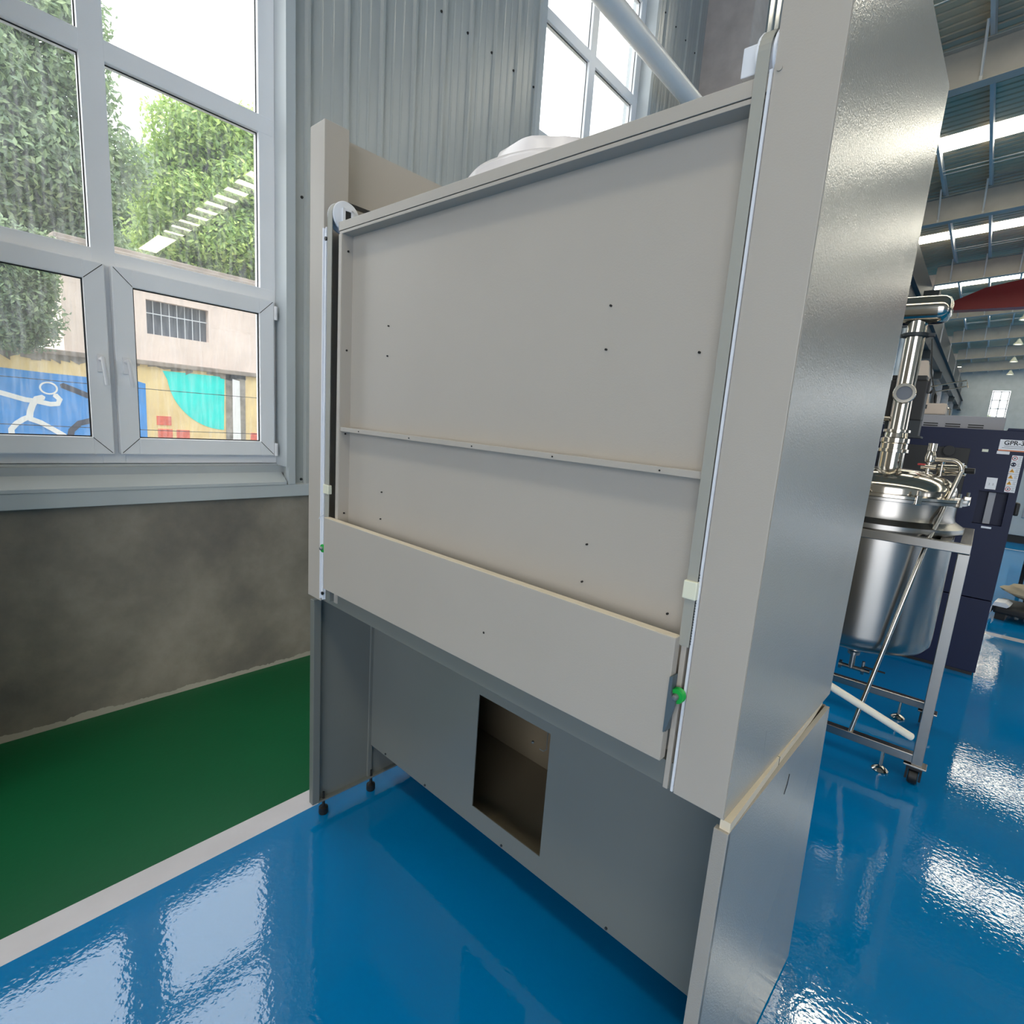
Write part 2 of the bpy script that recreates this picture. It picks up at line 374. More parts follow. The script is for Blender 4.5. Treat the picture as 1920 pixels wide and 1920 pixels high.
# pilasters
for k, y in enumerate(FR[1:]):
    p_ = MB().box(-1.5, -0.80, y, y+.35, 0, 7.9, .01).obj('trim_%d' % (10+k), 'plaster', **ST)
# other walls
eb = MB(); eb.box(-1.5, 1.18, Y1, Y1+.2, 0, 9); eb.box(2.26, 14, Y1, Y1+.2, 0, 9); eb.box(27, XR, Y1, Y1+.2, 0, 9); eb.box(14, 27, Y1, Y1+.2, 0, 5.2); eb.box(14, 27, Y1, Y1+.2, 7.4, 9); eb.box(1.18, 2.26, Y1, Y1+.2, 0, 4.83); eb.box(1.18, 2.26, Y1, Y1+.2, 6.93, 9)
eb.box(-1.5, XR, Y1, Y1+.2, 8.9, 9.8)
eb.obj('wall_back', 'wall_far', **ST)
w = empty('window_20', (1.72, Y1+.1, 4.88), **ST)
f = MB()
for x in (-.52, -.04, .44): f.box(x, x+.08, -.04, .04, 0, 2.0)
for z in (0, .64, 1.28, 1.94): f.box(-.52, .52, -.04, .04, z, z+.07)
f.obj('window_frame', 'pvc_win', w); MB().box(-.5, .5, -.003, .003, .05, 1.95).obj('glass', 'glass', w)
w = empty('window_21', (20.5, Y1+.1, 5.2), **ST); f = MB()
for x in np.linspace(-6.46, 6.46, 9): f.box(x-.04, x+.04, -.04, .04, 0, 2.2)
for z in (0, 1.06, 2.12): f.box(-6.5, 6.5, -.035, .035, z, z+.08)
f.obj('window_frame', 'pvc_win', w); MB().box(-6.5, 6.5, -.003, .003, .05, 2.15).obj('glass', 'glass', w)
fw = MB(); fw.box(-1.5, 1.8, Y0-.2, Y0, 0, 9.9); fw.box(8.2, XR, Y0-.2, Y0, 0, 9.9); fw.box(1.8, 8.2, Y0-.2, Y0, 5.0, 9.9)  # unseen doorway, an assumed opening left only to let light in
fw.obj('wall_front', 'wall_far', **ST)
rw = MB(); rw.box(XR, XR+.2, Y0, Y1, 0, 1.2); rw.box(XR, XR+.2, Y0, Y1, 5.0, 9)
for y in np.arange(Y0, Y1-2, 3.15): rw.box(XR, XR+.2, y, y+1.6, 1.2, 5.0)  # unseen window openings, assumed only for the lighting
rw.box(XR, XR+.2, -1, 17.2, 1.2, 5.0)
rw.obj('wall_right', 'wall_far', **ST)

# roof: profiled sheets running down the slope, translucent strips once per bay
SK = [(y+3.4, y+4.15) for k, y in enumerate(FR) if k != 1]
ce = MB(); edges = [Y0-.1] + [v for s_ in SK for v in s_ if v < Y1] + [Y1+.1]
def roof_prof(a, b):
    pts = []; y = a
    while y < b-.02:
        for dy, h in ((0, 0), (.13, 0), (.145, .025), (.185, .025), (.2, 0)):
            if y+dy < b: pts.append((y+dy, h))
        y += .2
    pts.append((b, 0)); return pts
def roof_strip(mb, a, b):
    pr = roof_prof(a, b)
    for xa, xb in ((-1.6, RIDGE), (RIDGE, XR+.2)):
        A = [mb.b.verts.new((xa, y, zr(xa)+h)) for y, h in pr]; B = [mb.b.verts.new((xb, y, zr(xb)+h)) for y, h in pr]
        for k in range(len(pr)-1): mb.b.faces.new((A[k], A[k+1], B[k+1], B[k]))
for a, b in zip(edges[0::2], edges[1::2]): roof_strip(ce, a, b)
ceil = ce.obj('ceiling', 'roof', **ST)
for a, b in SK:
    if b < Y1: 
        k = MB(); roof_strip(k, a, b); k.obj('skylight', 'skyl', ceil, label='glowing translucent roof strip')
for xp in [-.3+.92*k for k in range(0, 31)]:
    if xp > 26: break
    p_ = MB(); z = zr(xp)-.01; w_ = .06 if xp < RIDGE else .06
    p_.box(xp-.03, xp+.03, Y0, Y1, z-.2, z); p_.obj('purlin', 'purl', ceil)
for y in FR:
    r_ = MB()
    for xa, xb in ((-.8, RIDGE), (RIDGE, XR-.2)):
        pr = [(xa, zr(xa)-.22), (xb, zr(xb)-.22), (xb, zr(xb)-.84), (xa, zr(xa)-.84)]
        r_.prism(pr, y-.006, y+.006, lambda u, v, w: (u, w, v))
        for dz in (-.22, -.84):
            q = [(xa, zr(xa)+dz), (xb, zr(xb)+dz), (xb, zr(xb)+dz-.014), (xa, zr(xa)+dz-.014)]
            r_.prism(q, y-.11, y+.11, lambda u, v, w: (u, w, v))
    raf = r_.obj('rafter', 'steel_p', ceil)
    if 5 < y < 45:
        kb = MB()
        for xp in [-.3+.92*k for k in range(0, 5)]:
            z = zr(xp); d = 1
            kb.tube([(xp-.05, y-.55, z-.2), (xp-.05, y-.05, z-.8)], .022, 6); kb.box(xp-.07, xp-.03, y-.09, y-.03, z-.84, z-.74)
        kb.obj('brace', 'purl', raf)
rods = MB()
for y in FR[2:7]:
    for dy in (4.8, 5.0): rods.tube([(-.3, y+dy, zr(-.3)-.16), (RIDGE, y+dy, zr(RIDGE)-.16)], .010, 6)
rods.obj('sag_rods', 'purl', ceil)
# runway beam of the overhead crane along the window wall
YB = 11.2
rb = MB(); rb.box(-.80, -.55, YB, Y1, 6.06, 6.10); rb.box(-.80, -.55, YB, Y1, 5.3, 5.34); rb.box(-.685, -.665, YB, Y1, 5.34, 6.06); rb.box(-.70, -.65, YB, Y1, 6.10, 6.14)
for y in FR[3:]: rb.box(-.82, -.5, y+.05, y+.3, 5.0, 5.3); 
rb.obj('trim_30', 'dark', **ST)
MB().box(-1.27, -.82, 11.7, Y1-.1, 6.5, 7.45).obj('trim_31', 'dark', **ST)  # dark box standing in for the upper wall in shade

# ---------------------------------------------------------------- fume hood
TH = -0.0381595
hood = empty('fume_hood', (0, 0, 0), TH, category='fume hood', label='tall beige sheet metal fume hood cabinet with open base standing in the middle')
def each(items, name, m, parent=None):
    for f in items: hp(f(MB()), name, m, parent=parent)
def hp(mb, name, m='beige', smooth=False, parent=None, label=None): return mb.obj(name, m, parent or hood, smooth, label)
B_ = .0015
hp(MB().box(0, .088, 0, .078, .881, 2.352, B_), 'corner_post')
hp(MB().box(1.408, 1.503, 0, .078, .881, 2.352, B_), 'corner_post')
hp(MB().box(0, .02, .078, .745, .881, 2.352), 'side_panel')
hp(MB().prism([(.0785, .881), (.70, .881), (.748, 2.352), (.0785, 2.352)], 1.484, 1.5045, lambda u, v, w: (w, u, v)).box(1.5031, 1.5045, .0005, .0786, .8812, 2.352), 'side_panel', 'beige_side', label='glossy side panel reflecting the roof lights')
rail = MB(); rail.box(.175, 1.408, 0, .05, 2.033, 2.057, .001); rail.box(.178, 1.400, .001, .05, 2.024, 2.0315, .001)
hp(rail, 'top_rail')
hp(MB().box(.193, 1.41, .036, .042, .9, 2.03), 'rear_panel')
st = MB(); st.box(.176, .193, 0, .036, .90, 2.024, .001); st.box(.193, .1945, .002, .036, .9, 2.024)
hp(st, 'stile'); st = MB(); st.box(1.386, 1.396, .0, .036, .882, 2.024, .001); st.box(1.399, 1.4075, .004, .036, .882, 2.03, .001); hp(st, 'stile')
mrl = MB(); mrl.box(.193, 1.387, .006, .036, 1.4575, 1.464); mrl.box(.193, 1.387, .004, .008, 1.4575, 1.4705, .001); hp(mrl, 'middle_rail')
SC = [(lambda q, x=x, z=z: q.cyl((x, .032, z), (x, .037, z), .0022, n=8)) for x, z in ((.392, 1.763), (.391, 1.682), (1.138, 1.761), (1.137, 1.68), (1.332, 1.67), (.382, 1.293), (.380, 1.212), (1.137, 1.291), (1.134, 1.21), (1.335, 1.199))]
SC += [(lambda q, x=x: q.cyl((x, .002, 1.4635), (x, .006, 1.4635), .0016, n=8)) for x in (.30, .55, .8, 1.05, 1.3)]
SC += [(lambda q, z=z: q.cyl((.1945, .02, z), (.197, .02, z), .003, n=8)) for z in (1.98, 1.70, 1.45, 1.20)]
each(SC, 'screw', 'black')
# closed carcass behind
cc = MB(); cc.box(.02, 1.484, .72, .735, .89, 2.3); cc.box(.02, 1.484, .05, .72, 2.035, 2.047); cc.box(.02, 1.484, .06, .72, .862, .884)
hp(cc, 'carcass')
hp(MB().box(.088, .176, .075, .08, .884, 2.03), 'gap_shade', 'dark')  # added dark sheet, stands in for shade inside the open belt gap
hp(MB().box(.09, 1.40, .004, .05, .884, .935, .001), 'cross_beam', 'grey_in')
sash = hp(MB().box(.148, 1.384, -.022, -.002, .944, 1.180, .0015), 'sash')
hp(MB().box(.1485, 1.3835, -.0215, -.0025, 1.1801, 1.1812), 'top_edge', 'cream', parent=sash)
hp(MB().cyl((.908, -.0225, 1.037), (.908, -.0215, 1.037), .003, n=8), 'screw', 'black', parent=sash)
# counterweight belts with their tracks, pulleys, clips and rollers
tr = MB(); tr.box(.089, .116, .0, .012, .893, 2.053, .001); tr.box(.0905, .096, -.006, .002, .893, 2.053, .001); tr.box(.1085, .114, -.006, .002, .893, 2.053, .001)
hp(tr, 'belt_track', 'pvc', label='white grooved plastic track')
each([(lambda q, z=z: q.cyl((.112, -.008, z), (.112, -.004, z), .006, n=10)) for z in (2.02, .915)], 'screw', 'black')
hp(MB().box(1.4035, 1.4078, -.0035, .0, .885, 2.06), 'edge_strip', 'pvc', label='thin white plastic strip')
def belt(x0, x1, zb, cz, cyy):
    r = .040; pts = [(cyy-r, zb)] + [(cyy-r*math.cos(a), cz+r*math.sin(a)) for a in np.linspace(0, math.pi/2, 9)] + [(cyy+.62-.0, cz+r)]
    th_ = .0022; mb = MB(); out = []
    for k, (y, z) in enumerate(pts):
        p0 = Vector(pts[max(k-1, 0)]); p1 = Vector(pts[min(k+1, len(pts)-1)]); d = (p1-p0).normalized(); nn = Vector((-d.y, d.x)); out.append((Vector((y, z)), nn))
    poly = [tuple(p+nn*th_) for p, nn in out]+[tuple(p) for p, nn in out[::-1]]
    n_ = len(out)
    L = [mb.b.verts.new((x0, *poly[k])) for k in range(2*n_)]; R = [mb.b.verts.new((x1, *poly[k])) for k in range(2*n_)]
    for k in range(2*n_): mb.b.faces.new((L[k], L[(k+1) % (2*n_)], R[(k+1) % (2*n_)], R[k]))
    for k in range(n_-1):
        for Q in (L, R): mb.b.faces.new((Q[k], Q[k+1], Q[2*n_-2-k], Q[2*n_-1-k]))
    return mb
bl = hp(belt(.121, .147, 1.165, 2.085, .036), 'belt', 'belt')
br = hp(belt(1.383, 1.402, 1.165, 2.087, .036), 'belt', 'belt')
tb = MB(); tb.box(.146, .150, .04, .30, 2.118, 2.128)
hp(tb, 'belt_teeth', 'black', parent=bl)
te = MB()
for k in range(26): te.box(1.4022, 1.4045, -.0035, .0, 1.17+k*.005, 1.1725+k*.005)
hp(te, 'belt_teeth', 'dark', parent=br)
pl = MB(); pl.lathe([(0, 0), (.041, 0), (.043, .003), (.041, .006), (.034, .008), (.034, .028), (.041, .030), (.043, .033), (.041, .037), (.030, .040), (0, .042)], (.118, .036, 2.085), (1, 0, 0), 40)
pu = hp(pl, 'pulley', 'pvc', True)
wn = MB(); wn.box(.158, .166, .018, .026, 2.066, 2.104); wn.box(.158, .166, .046, .054, 2.066, 2.104); wn.box(.158, .166, .02, .052, 2.098, 2.104); wn.box(.158, .166, .02, .052, 2.066, 2.072)
hp(wn, 'hub_frame', 'pvc', parent=pu); hp(MB().box(.158, .1615, .026, .046, 2.072, 2.098), 'hub_slot', 'black', parent=pu)
pr_ = hp(MB().lathe([(0, 0), (.041, 0), (.043, .003), (.041, .006), (.034, .008), (.034, .024), (.041, .026), (.041, .03), (0, .03)], (1.379, .036, 2.087), (1, 0, 0), 40), 'pulley', 'pvc', True)
hp(MB().box(1.352, 1.380, .012, .052, 2.070, 2.112, .002), 'hub_frame', 'pvc', parent=pr_)
hp(MB().box(.117, .150, -.010, .003, 1.254, 1.283, .002), 'belt_clip', 'ivory'); hp(MB().box(1.380, 1.405, -.012, .004, 1.252, 1.284, .002), 'belt_clip', 'ivory')
hp(MB().tube([(.088, -.007, 1.165), (.10, -.009, 1.175), (.119, -.007, 1.185)], .0015, 6), 'cable_tie', 'pvc')
for xr, lab in ((1.397, 1), (.131, 0)):
    rr = MB(); rr.lathe([(.006, -.007), (.013, -.007), (.014, -.004), (.011, 0), (.014, .004), (.013, .007), (.006, .007)], (xr, -.012, 1.075), (0, -1, 0), 24)
    ro = hp(rr, 'roller', 'green_pl', True)
    hp(MB().lathe([(0, -.008), (.006, -.008), (.006, .010), (.004, .013), (0, .014)], (xr, -.014, 1.075), (0, -1, 0), 16), 'axle', 'galv', True, parent=ro)
bk = MB(); bk.prism([(1.384, 1.110), (1.390, 1.112), (1.390, 1.082), (1.394, 1.074), (1.400, 1.070), (1.400, 1.060), (1.392, 1.022), (1.386, 1.004), (1.384, 1.004)], -.026, -.020, lambda u, v, w: (u, w, v))
bk.box(1.3845, 1.3875, -.022, -.002, 1.004, 1.11); hp(bk, 'roller_bracket', 'greybr')
hp(MB().box(.150, .176, -.016, .004, .905, .943, .003), 'stop_block', 'grey_in')
hp(MB().cyl((1.417, -.002, 2.059), (1.417, .001, 2.059), .004, n=12), 'screw', 'beige')
# ledge between cabinet and base
lg = MB(); lg.prism([(1.4985, .002), (1.5165, .002), (1.509, .281), (1.505, .54), (1.500, .655), (1.484, .655), (1.484, .079), (1.4985, .079)], .8626, .8809, lambda u, v, w: (u, v, w)); hp(lg, 'ledge', 'cream')
hp(MB().box(1.5046, 1.5096, .2795, .281, .862, .8812), 'ledge_joint', 'dark')
# base
lb = MB(); lb.box(0, .028, .008, .035, .058, .862, .002); lb.box(0, .012, .03, .71, .058, .862); lb.box(.010, .020, .243, .262, .062, .862, .002); lb.box(.012, .03, .03, .71, .058, .064)
hp(lb, 'base_side', 'grey_in')
rbm = MB(); rbm.prism([(.0, .012), (.752, .012), (.66, .862), (.0, .862)], 1.506, 1.517, lambda u, v, w: (w, u, v)); rbm.box(1.491, 1.517, -.004, .01, .012, .8625, .0015)
hp(rbm, 'base_side', 'beige_side')
hx0, hx1, hz0, hz1 = .624, .922, .272, .670
mp_ = MB()
for a, b, z0, z1 in ((.02, hx0, .203, .862), (hx1, 1.506, .203, .862), (hx0, hx1, .203, hz0), (hx0, hx1, hz1, .862)): mp_.box(a, b, .255, .258, z0, z1)
mod = hp(mp_, 'modesty_panel', 'grey_in')
each([(lambda q, x=x: q.cyl((x, .252, .213), (x, .256, .213), .004, n=10)) for x in (.124, .375, .768, 1.168)], 'screw', 'dark', mod)
hp(MB().box(.02, 1.506, .655, .665, .02, .862), 'front_panel', 'brown_in'); hp(MB().box(.012, 1.506, .2595, .655, .205, .214), 'bottom_shelf', 'brown_in')
ha = MB(); ha.tube([(.80, .40, .80), (.80, .40, .50)], .0016, 6); ha.tube([(.80, .40, .50), (.79, .398, .49), (.775, .396, .492)], .002, 6); ha.cyl((.74, .40, .50), (.745, .395, .50), .004, n=8)
hp(ha, 'hanging_wire', 'galv')
for x, y in ((.020, .055), (.022, .258), (.02, .66), (1.49, .06), (1.49, .62)):
    z1 = .06
    ft = MB(); ft.cyl((x, y, z1+.0), (x, y, z1+.03), .004, n=10); ft.lathe([(0, 0), (.016, 0), (.0175, .004), (.017, .026), (.006, .031), (.005, z1+.005), (0, z1+.005)], (x, y, 0.001), n=20)
    hp(ft, 'leveling_foot', 'black', True)
# scratches worn into the paint
for pts in (((.168, .985), (.171, .95), (.180, .905)), ):
    q = MB(); q.tube([(1.5037, a, b) for a, b in pts], .0009, 5); hp(q, 'scratch', 'dark')
q = MB(); q.tube([(1.5172, .352, .812), (1.5172, .348, .79), (1.5172, .335, .77)], .0012, 5); hp(q, 'scratch', 'dark')
# exhaust collar wrapped in plastic film
cl_ = MB(); prof = [(.27, 2.047), (.28, 2.16), (.285, 2.225), (.27, 2.24), (.20, 2.262), (.175, 2.270), (.166, 2.300), (.160, 2.312), (.15, 2.316), (0, 2.316)]
rings = []; N = 72
for r, z in prof:
    if r == 0: rings.append([cl_.b.verts.new((.55, .45, z-.01))]); continue
    rings.append([cl_.b.verts.new((.55+(r+.004*math.sin(7*a+z*40)+.003*math.sin(17*a))*math.cos(a), .45+min(1, .30/.34)*(r+.004*math.sin(7*a+z*40))*math.sin(a)*.8, z+.002*math.sin(5*a+2))) for a in [2*math.pi*k/N for k in range(N)]])
for A, B in zip(rings, rings[1:]):
    for k in range(N):
        if len(B) == 1: cl_.b.faces.new((A[k], A[(k+1) % N], B[0]))
        else: cl_.b.faces.new((A[k], A[(k+1) % N], B[(k+1) % N], B[k]))
hp(cl_, 'exhaust_collar', 'film', True, label='round collar wrapped in white plastic film')

# ---------------------------------------------------------------- diagonal white pipe in front of the second window
o = MB().cyl((-1.0, 2.46, 4.64), (-1.0, 5.02, 4.655), .082, n=32).obj('pipe', 'pipew', smooth=True, category='pipe', label='thick white round pipe crossing diagonally in front of the high window')

# ---------------------------------------------------------------- stainless reactor
RX, RY = 1.365, 2.425
re = empty('reactor', (RX, RY, 0), 0, category='reactor', label='polished stainless steel reactor vessel on a wheeled square frame')
HX, HY, tz = .395, .375, .042
for z0 in (1.120, .105):
    fr = MB()
    for s_ in (-1, 1):
        fr.box(-HX, HX, s_*HY-(tz if s_ > 0 else 0), s_*HY+(tz if s_ < 0 else 0), z0, z0+tz, .003)
        fr.box(s_*HX-(tz if s_ > 0 else 0), s_*HX+(tz if s_ < 0 else 0), -HY+.003, HY-.003, z0-.0005, z0+tz+.0005, .003)
    if z0 > 1:
        for s_ in (-1, 1): fr.box(s_*.30-.02, s_*.30+.02, -HY+.02, HY-.02, 1.122, 1.160)
    fr.obj('top_frame' if z0 > 1 else 'bottom_frame', 'ss_br', re)
for sx in (-1, 1):
    for sy_ in (-1, 1):
        l_ = MB(); l_.box(min(sx*(HX+.001), sx*(HX-tz)), max(sx*(HX+.001), sx*(HX-tz)), min(sy_*(HY+.001), sy_*(HY-tz)), max(sy_*(HY+.001), sy_*(HY-tz)), .0995, 1.1185, .003); l_.obj('leg', 'ss_br', re)
        cxx, cyy = sx*(HX-.025), sy_*(HY-.022)
        c_ = MB(); c_.box(cxx-.045, cxx+.045, cyy-.035, cyy+.035, .092, .100, .002); 
        cas = c_.obj('caster', 'ss_br', re)
        wm = MB(); wm.lathe([(0, -.020), (.034, -.020), (.038, -.015), (.038, .015), (.034, .020), (0, .020)], (cxx, cyy, .0385), (1, 0, 0), 24)
        wm.box(cxx-.032, cxx-.022, cyy-.024, cyy+.024, .025, .092); wm.box(cxx+.022, cxx+.032, cyy-.024, cyy+.024, .025, .092); wm.box(cxx-.032, cxx+.032, cyy-.034, cyy+.034, .080, .0918); wm.obj('wheel', 'black', cas, True)
        f_ = MB(); fx = sx*(HX-.155); f_.cyl((fx, cyy, .02), (fx, cyy, .106), .007, n=12); f_.lathe([(0, .0), (.034, .0), (.036, .006), (.028, .014), (.012, .024), (0, .026)], (fx, cyy, 0.0005), n=24); f_.obj('foot', 'ss', re, True)
body = MB().lathe([(0, .49), (.12, .497), (.24, .52), (.30, .545), (.322, .575), (.325, .62), (.325, 1.13), (.325, 1.165), (.355, 1.168), (.355, 1.19), (.315, 1.215), (.308, 1.24), (.308, 1.30), (.325, 1.303), (.35, 1.305), (.35, 1.318), (.30, 1.318)], (0, 0, 0), n=72).obj('vessel', 'ss_br', re, True)
lid = MB().lathe([(.30, 1.321), (.352, 1.321), (.352, 1.334), (.30, 1.338), (.299, 1.362), (.294, 1.380), (.280, 1.400), (.25, 1.422), (.20, 1.440), (.13, 1.452), (.0, 1.458)], (0, 0, 0), n=72).obj('lid', 'ss', re, True)
for k in range(10):
    cb = MB()
    a = 2*math.pi*(k+.3)/10; x, y = .345*math.cos(a), .345*math.sin(a)
    cb.box(-.014, .014, -.012, .012, 1.300, 1.345, .003, Matrix.Translation((x, y, 0)) @ Matrix.Rotation(a, 4, 'Z'))
    cb.cyl((x, y, 1.34), (x, y, 1.365), .007, n=8); cb.obj('lid_clamp', 'ss', re)

no = MB(); no.lathe([(.065, 1.43), (.058, 1.45), (.054, 1.455), (.054, 1.53), (.068, 1.532), (.068, 1.548), (.060, 1.55), (.060, 1.575), (.064, 1.58), (.064, 1.602), (.054, 1.606), (.050, 1.63), (.060, 1.632), (.060, 1.645), (.040, 1.648)], n=36); no.obj('neck', 'ss', re, True)
col = MB(); col.lathe([(.043, 1.645), (.043, 2.10), (.043, 2.118), (.043, 2.20)], n=32)
col.tube([(.0, 0, 1.70), (-.14, 0, 1.70)], .014, 12); col.obj('column', 'ss', re, True)
ri = MB(); ri.lathe([(.0435, 2.098), (.058, 2.100), (.058, 2.116), (.0435, 2.118)], n=28); ri.box(-.080, -.05, -.012, .012, 2.10, 2.115); ri.box(.05, .080, -.02, .006, 2.10, 2.115); ri.obj('clamp', 'dark', re, True)
cd = MB(); ax = (1, 0, 0); cd.lathe([(0, -.55), (.04, -.545), (.062, -.52), (.067, -.50), (.067, .075), (.065, .095), (.055, .116), (.035, .128), (.015, .132), (0, .132)], (0, 0, 2.225), ax, 40)
cd.obj('condenser', 'ss', re, True)
sg = MB(); sd = Vector((.12, -.95, .12)).normalized(); c0 = Vector((.0, -.01, 1.815))
sg.cyl(c0, c0+sd*.05, .034, n=28); sg.lathe([(.026, .046), (.048, .046), (.050, .050), (.050, .058), (.047, .062), (.034, .062), (.033, .056)], c0, sd, 36)
sgo = sg.obj('sight_glass', 'ss', re, True); MB().lathe([(0, .0565), (.0335, .0565), (.0335, .05), (0, .05)], c0, sd, 32).obj('lens', 'barglass', sgo, True)
va = MB(); vx, vy = .165, -.06
va.cyl((vx, vy, 1.43), (vx, vy, 1.50), .010, n=14); va.lathe([(.024, 1.440), (.024, 1.447), (.012, 1.450)], (vx, vy, 0), n=20)
va.lathe([(.012, 1.495), (.022, 1.50), (.024, 1.52), (.018, 1.545), (.016, 1.55), (.019, 1.552), (.019, 1.588), (.0, 1.588)], (vx, vy, 0), n=24)
va.tube([(vx-.03, vy, 1.475), (vx+.03, vy, 1.475)], .013, 10)
vo = va.obj('valve', 'ss', re, True); MB().box(vx-.045, vx-.012, vy-.012, vy+.004, 1.478, 1.488, .003).obj('valve_handle', 'redl', vo)
pi = MB(); vz = 1.512
pts = [(vx, vy, vz), (vx+.085, vy, vz+.002)] + [(vx+.085+.045*math.sin(a), vy, vz-.043+.045*math.cos(a)) for a in np.linspace(.2, 1.75, 8)] + [(.232, -.285, 1.12), (.09, -.357, .145)]
pi.tube(pts, .0105, 12); pi.obj('bent_pipe', 'ss', re, True)
sb = MB(); sb.cyl((.20, .04, 1.462), (.31, .02, 1.470), .026, n=20); sb.cyl((.215, -.005, 1.40), (.215, -.005, 1.51), .006, n=10); sb.lathe([(.008, 1.49), (.012, 1.50), (.012, 1.515), (0, 1.515)], (.215, -.005, 0), n=12)
sbo = sb.obj('lamp_holder', 'ss', re, True); MB().cyl((.31, .02, 1.470), (.345, .015, 1.472), .014, n=16).obj('knob', 'black', sbo, True)
MB().box(.275, .30, -.008, -.005, 1.487, 1.505).obj('tag', 'white', sbo)
mo = MB(); mo.box(-.085, .085, .065, .175, 1.70, 1.90, .006); mo.box(-.075, .075, .07, .165, 1.90, 1.925, .004); mo.box(.085, .093, .08, .13, 1.84, 1.91)
moo = mo.obj('motor', 'black', re); mo = MB(); mo.box(-.10, .10, .05, .18, 1.612, 1.622); mo.box(-.03, .03, .08, .15, 1.43, 1.612); mo.box(-.07, .085, .07, .165, 1.622, 1.70); mo.obj('motor_bracket', 'dark', re)
bo = MB(); bo.cyl((0, 0, .50), (0, 0, .40), .014, n=16); bo.lathe([(.014, .470), (.045, .468), (.047, .455), (.040, .448), (.03, .44), (.030, .425), (.014, .42)], n=28)
bo.cyl((-.06, 0, .345), (.09, 0, .345), .012, n=14); bo.cyl((0, 0, .41), (0, 0, .345), .014, n=14)
for x in (-.06, .05): bo.cyl((x, 0, .345), (x+.014, 0, .345), .024, n=18)
bo.cyl((.055, 0, .36), (.055, 0, .395), .008, n=10)
boo = bo.obj('drain_valve', 'ss_br', re, True); MB().box(.06, .16, -.006, .006, .362, .370, .002).obj('lever', 'black', boo)

hp(MB().cyl((1.396, .86, .863), (1.673, 1.1, .670), .0115, n=18), 'drain_tube', 'tube_w', True, label='short white plastic drain tube')

# ---------------------------------------------------------------- navy machine behind the reactor
mc = empty('machine', (1.40, 4.4, 0), 0, category='machine', label='dark navy blue cabinet machine with warning labels behind the reactor')
fy = -.45                                       # front face in local y
def mp2(mb, name, m, parent=None, label=None, smooth=False): return mb.obj(name, m, parent or mc, smooth, label)
b_ = MB()
R0, R1, Z0, Z1 = .34, .50, 1.09, 1.32           # recess
b_.box(-.62, R0, fy, .45, .57, 1.735); b_.box(R1, .545, fy, .45, .57, 1.735)
b_.box(R0, R1, fy, .45, .57, Z0); b_.box(R0, R1, fy, .45, Z1, 1.735); b_.box(R0, R1, fy+.06, .45, Z0, Z1)
b_.box(.42, .545, fy, .45, 1.735, 1.752, .003); b_.box(-.62, .545, fy, .45, .03, .562, .004)
mp2(b_, 'body', 'navy')
mp2(MB().box(-.60, .53, fy+.03, .42, .0, .03), 'plinth', 'black')
g_ = MB(); g_.box(-.6, .40, -.20, .40, 1.736, 1.835, .004)
go = mp2(g_, 'top_cover', 'grey_p', label='grey top cover with dark vent slots')
v_ = MB()
for k in range(5):
    for dz in (0, .016): v_.box(-.30+k*.135-.045, -.30+k*.135+.045, -.203, -.199, 1.752+dz, 1.760+dz)
mp2(v_, 'vent_slots', 'black', go)
mp2(MB().box(.395, .435, fy+.02, fy+.05, Z0+.005, Z1-.005, .003), 'handle_bar', 'grey_p')
mp2(MB().box(-.30, .245, fy-.004, fy, 1.00, 1.60, .003), 'display_panel', 'black')
mp2(MB().lathe([(0, 0), (.035, 0), (.035, .03), (0, .03)], (.13, fy-.03, 1.575), (0, -1, 0), 24), 'knob', 'black', smooth=True)
mp2(MB().box(.545, .575, -.40, -.30, 1.17, 1.26, .012), 'door_handle', 'black')
mp2(MB().box(.395, .45, fy-.004, fy, 1.065, 1.078), 'latch', 'pvc')
def text(s_, size, loc, m, parent, sx=1.0):
    c_ = bpy.data.curves.new('lettering', 'FONT'); c_.body = s_; c_.size = size; c_.extrude = .0006; c_.align_x = 'CENTER'; c_.offset = size*.02
    o_ = bpy.data.objects.new('lettering', c_); C.objects.link(o_); o_.data.materials.append(M[m]); o_.parent = parent; o_.location = loc; o_.rotation_euler = (math.radians(90), 0, 0); me = bpy.data.meshes.new_from_object(o_); me.materials.clear(); me.materials.append(M[m]); o2 = bpy.data.objects.new('lettering', me); C.objects.link(o2); o2.parent = parent; o2.location = loc; o2.rotation_euler = o_.rotation_euler; bpy.data.objects.remove(o_); return o2
np_ = mp2(MB().box(.392, .545, fy-.003, fy, 1.606, 1.676), 'name_plate', 'white', label='white name plate with black letters GPR-3')
MB().box(.392, .545, fy-.0036, fy-.003, 1.600, 1.608).obj('rule', 'orange', np_)
text('GPR-3', .040, (.468, fy-.0034, 1.642), 'blackink', np_)
q = MB()
for k, w_ in enumerate((.10, .12)): q.box(.468-w_/2, .468+w_/2, fy-.0036, fy-.003, 1.630-k*.011, 1.634-k*.011)
q.obj('small_print', 'grey_p', np_)
mp2(MB().box(.388, .455, fy-.002, fy, 1.578, 1.598), 'sticker', 'white'); mp2(MB().box(.308, .342, fy-.002, fy, 1.585, 1.603), 'sticker', 'ivory')
sn = mp2(MB().box(.367, .425, fy-.002, fy, 1.335, 1.415), 'sticker', 'white')
q = MB()
for x in (.385, .405): q.box(x, x+.003, fy-.0026, fy-.002, 1.362, 1.378)
q.obj('outlet_drawing', 'grey_p', sn)
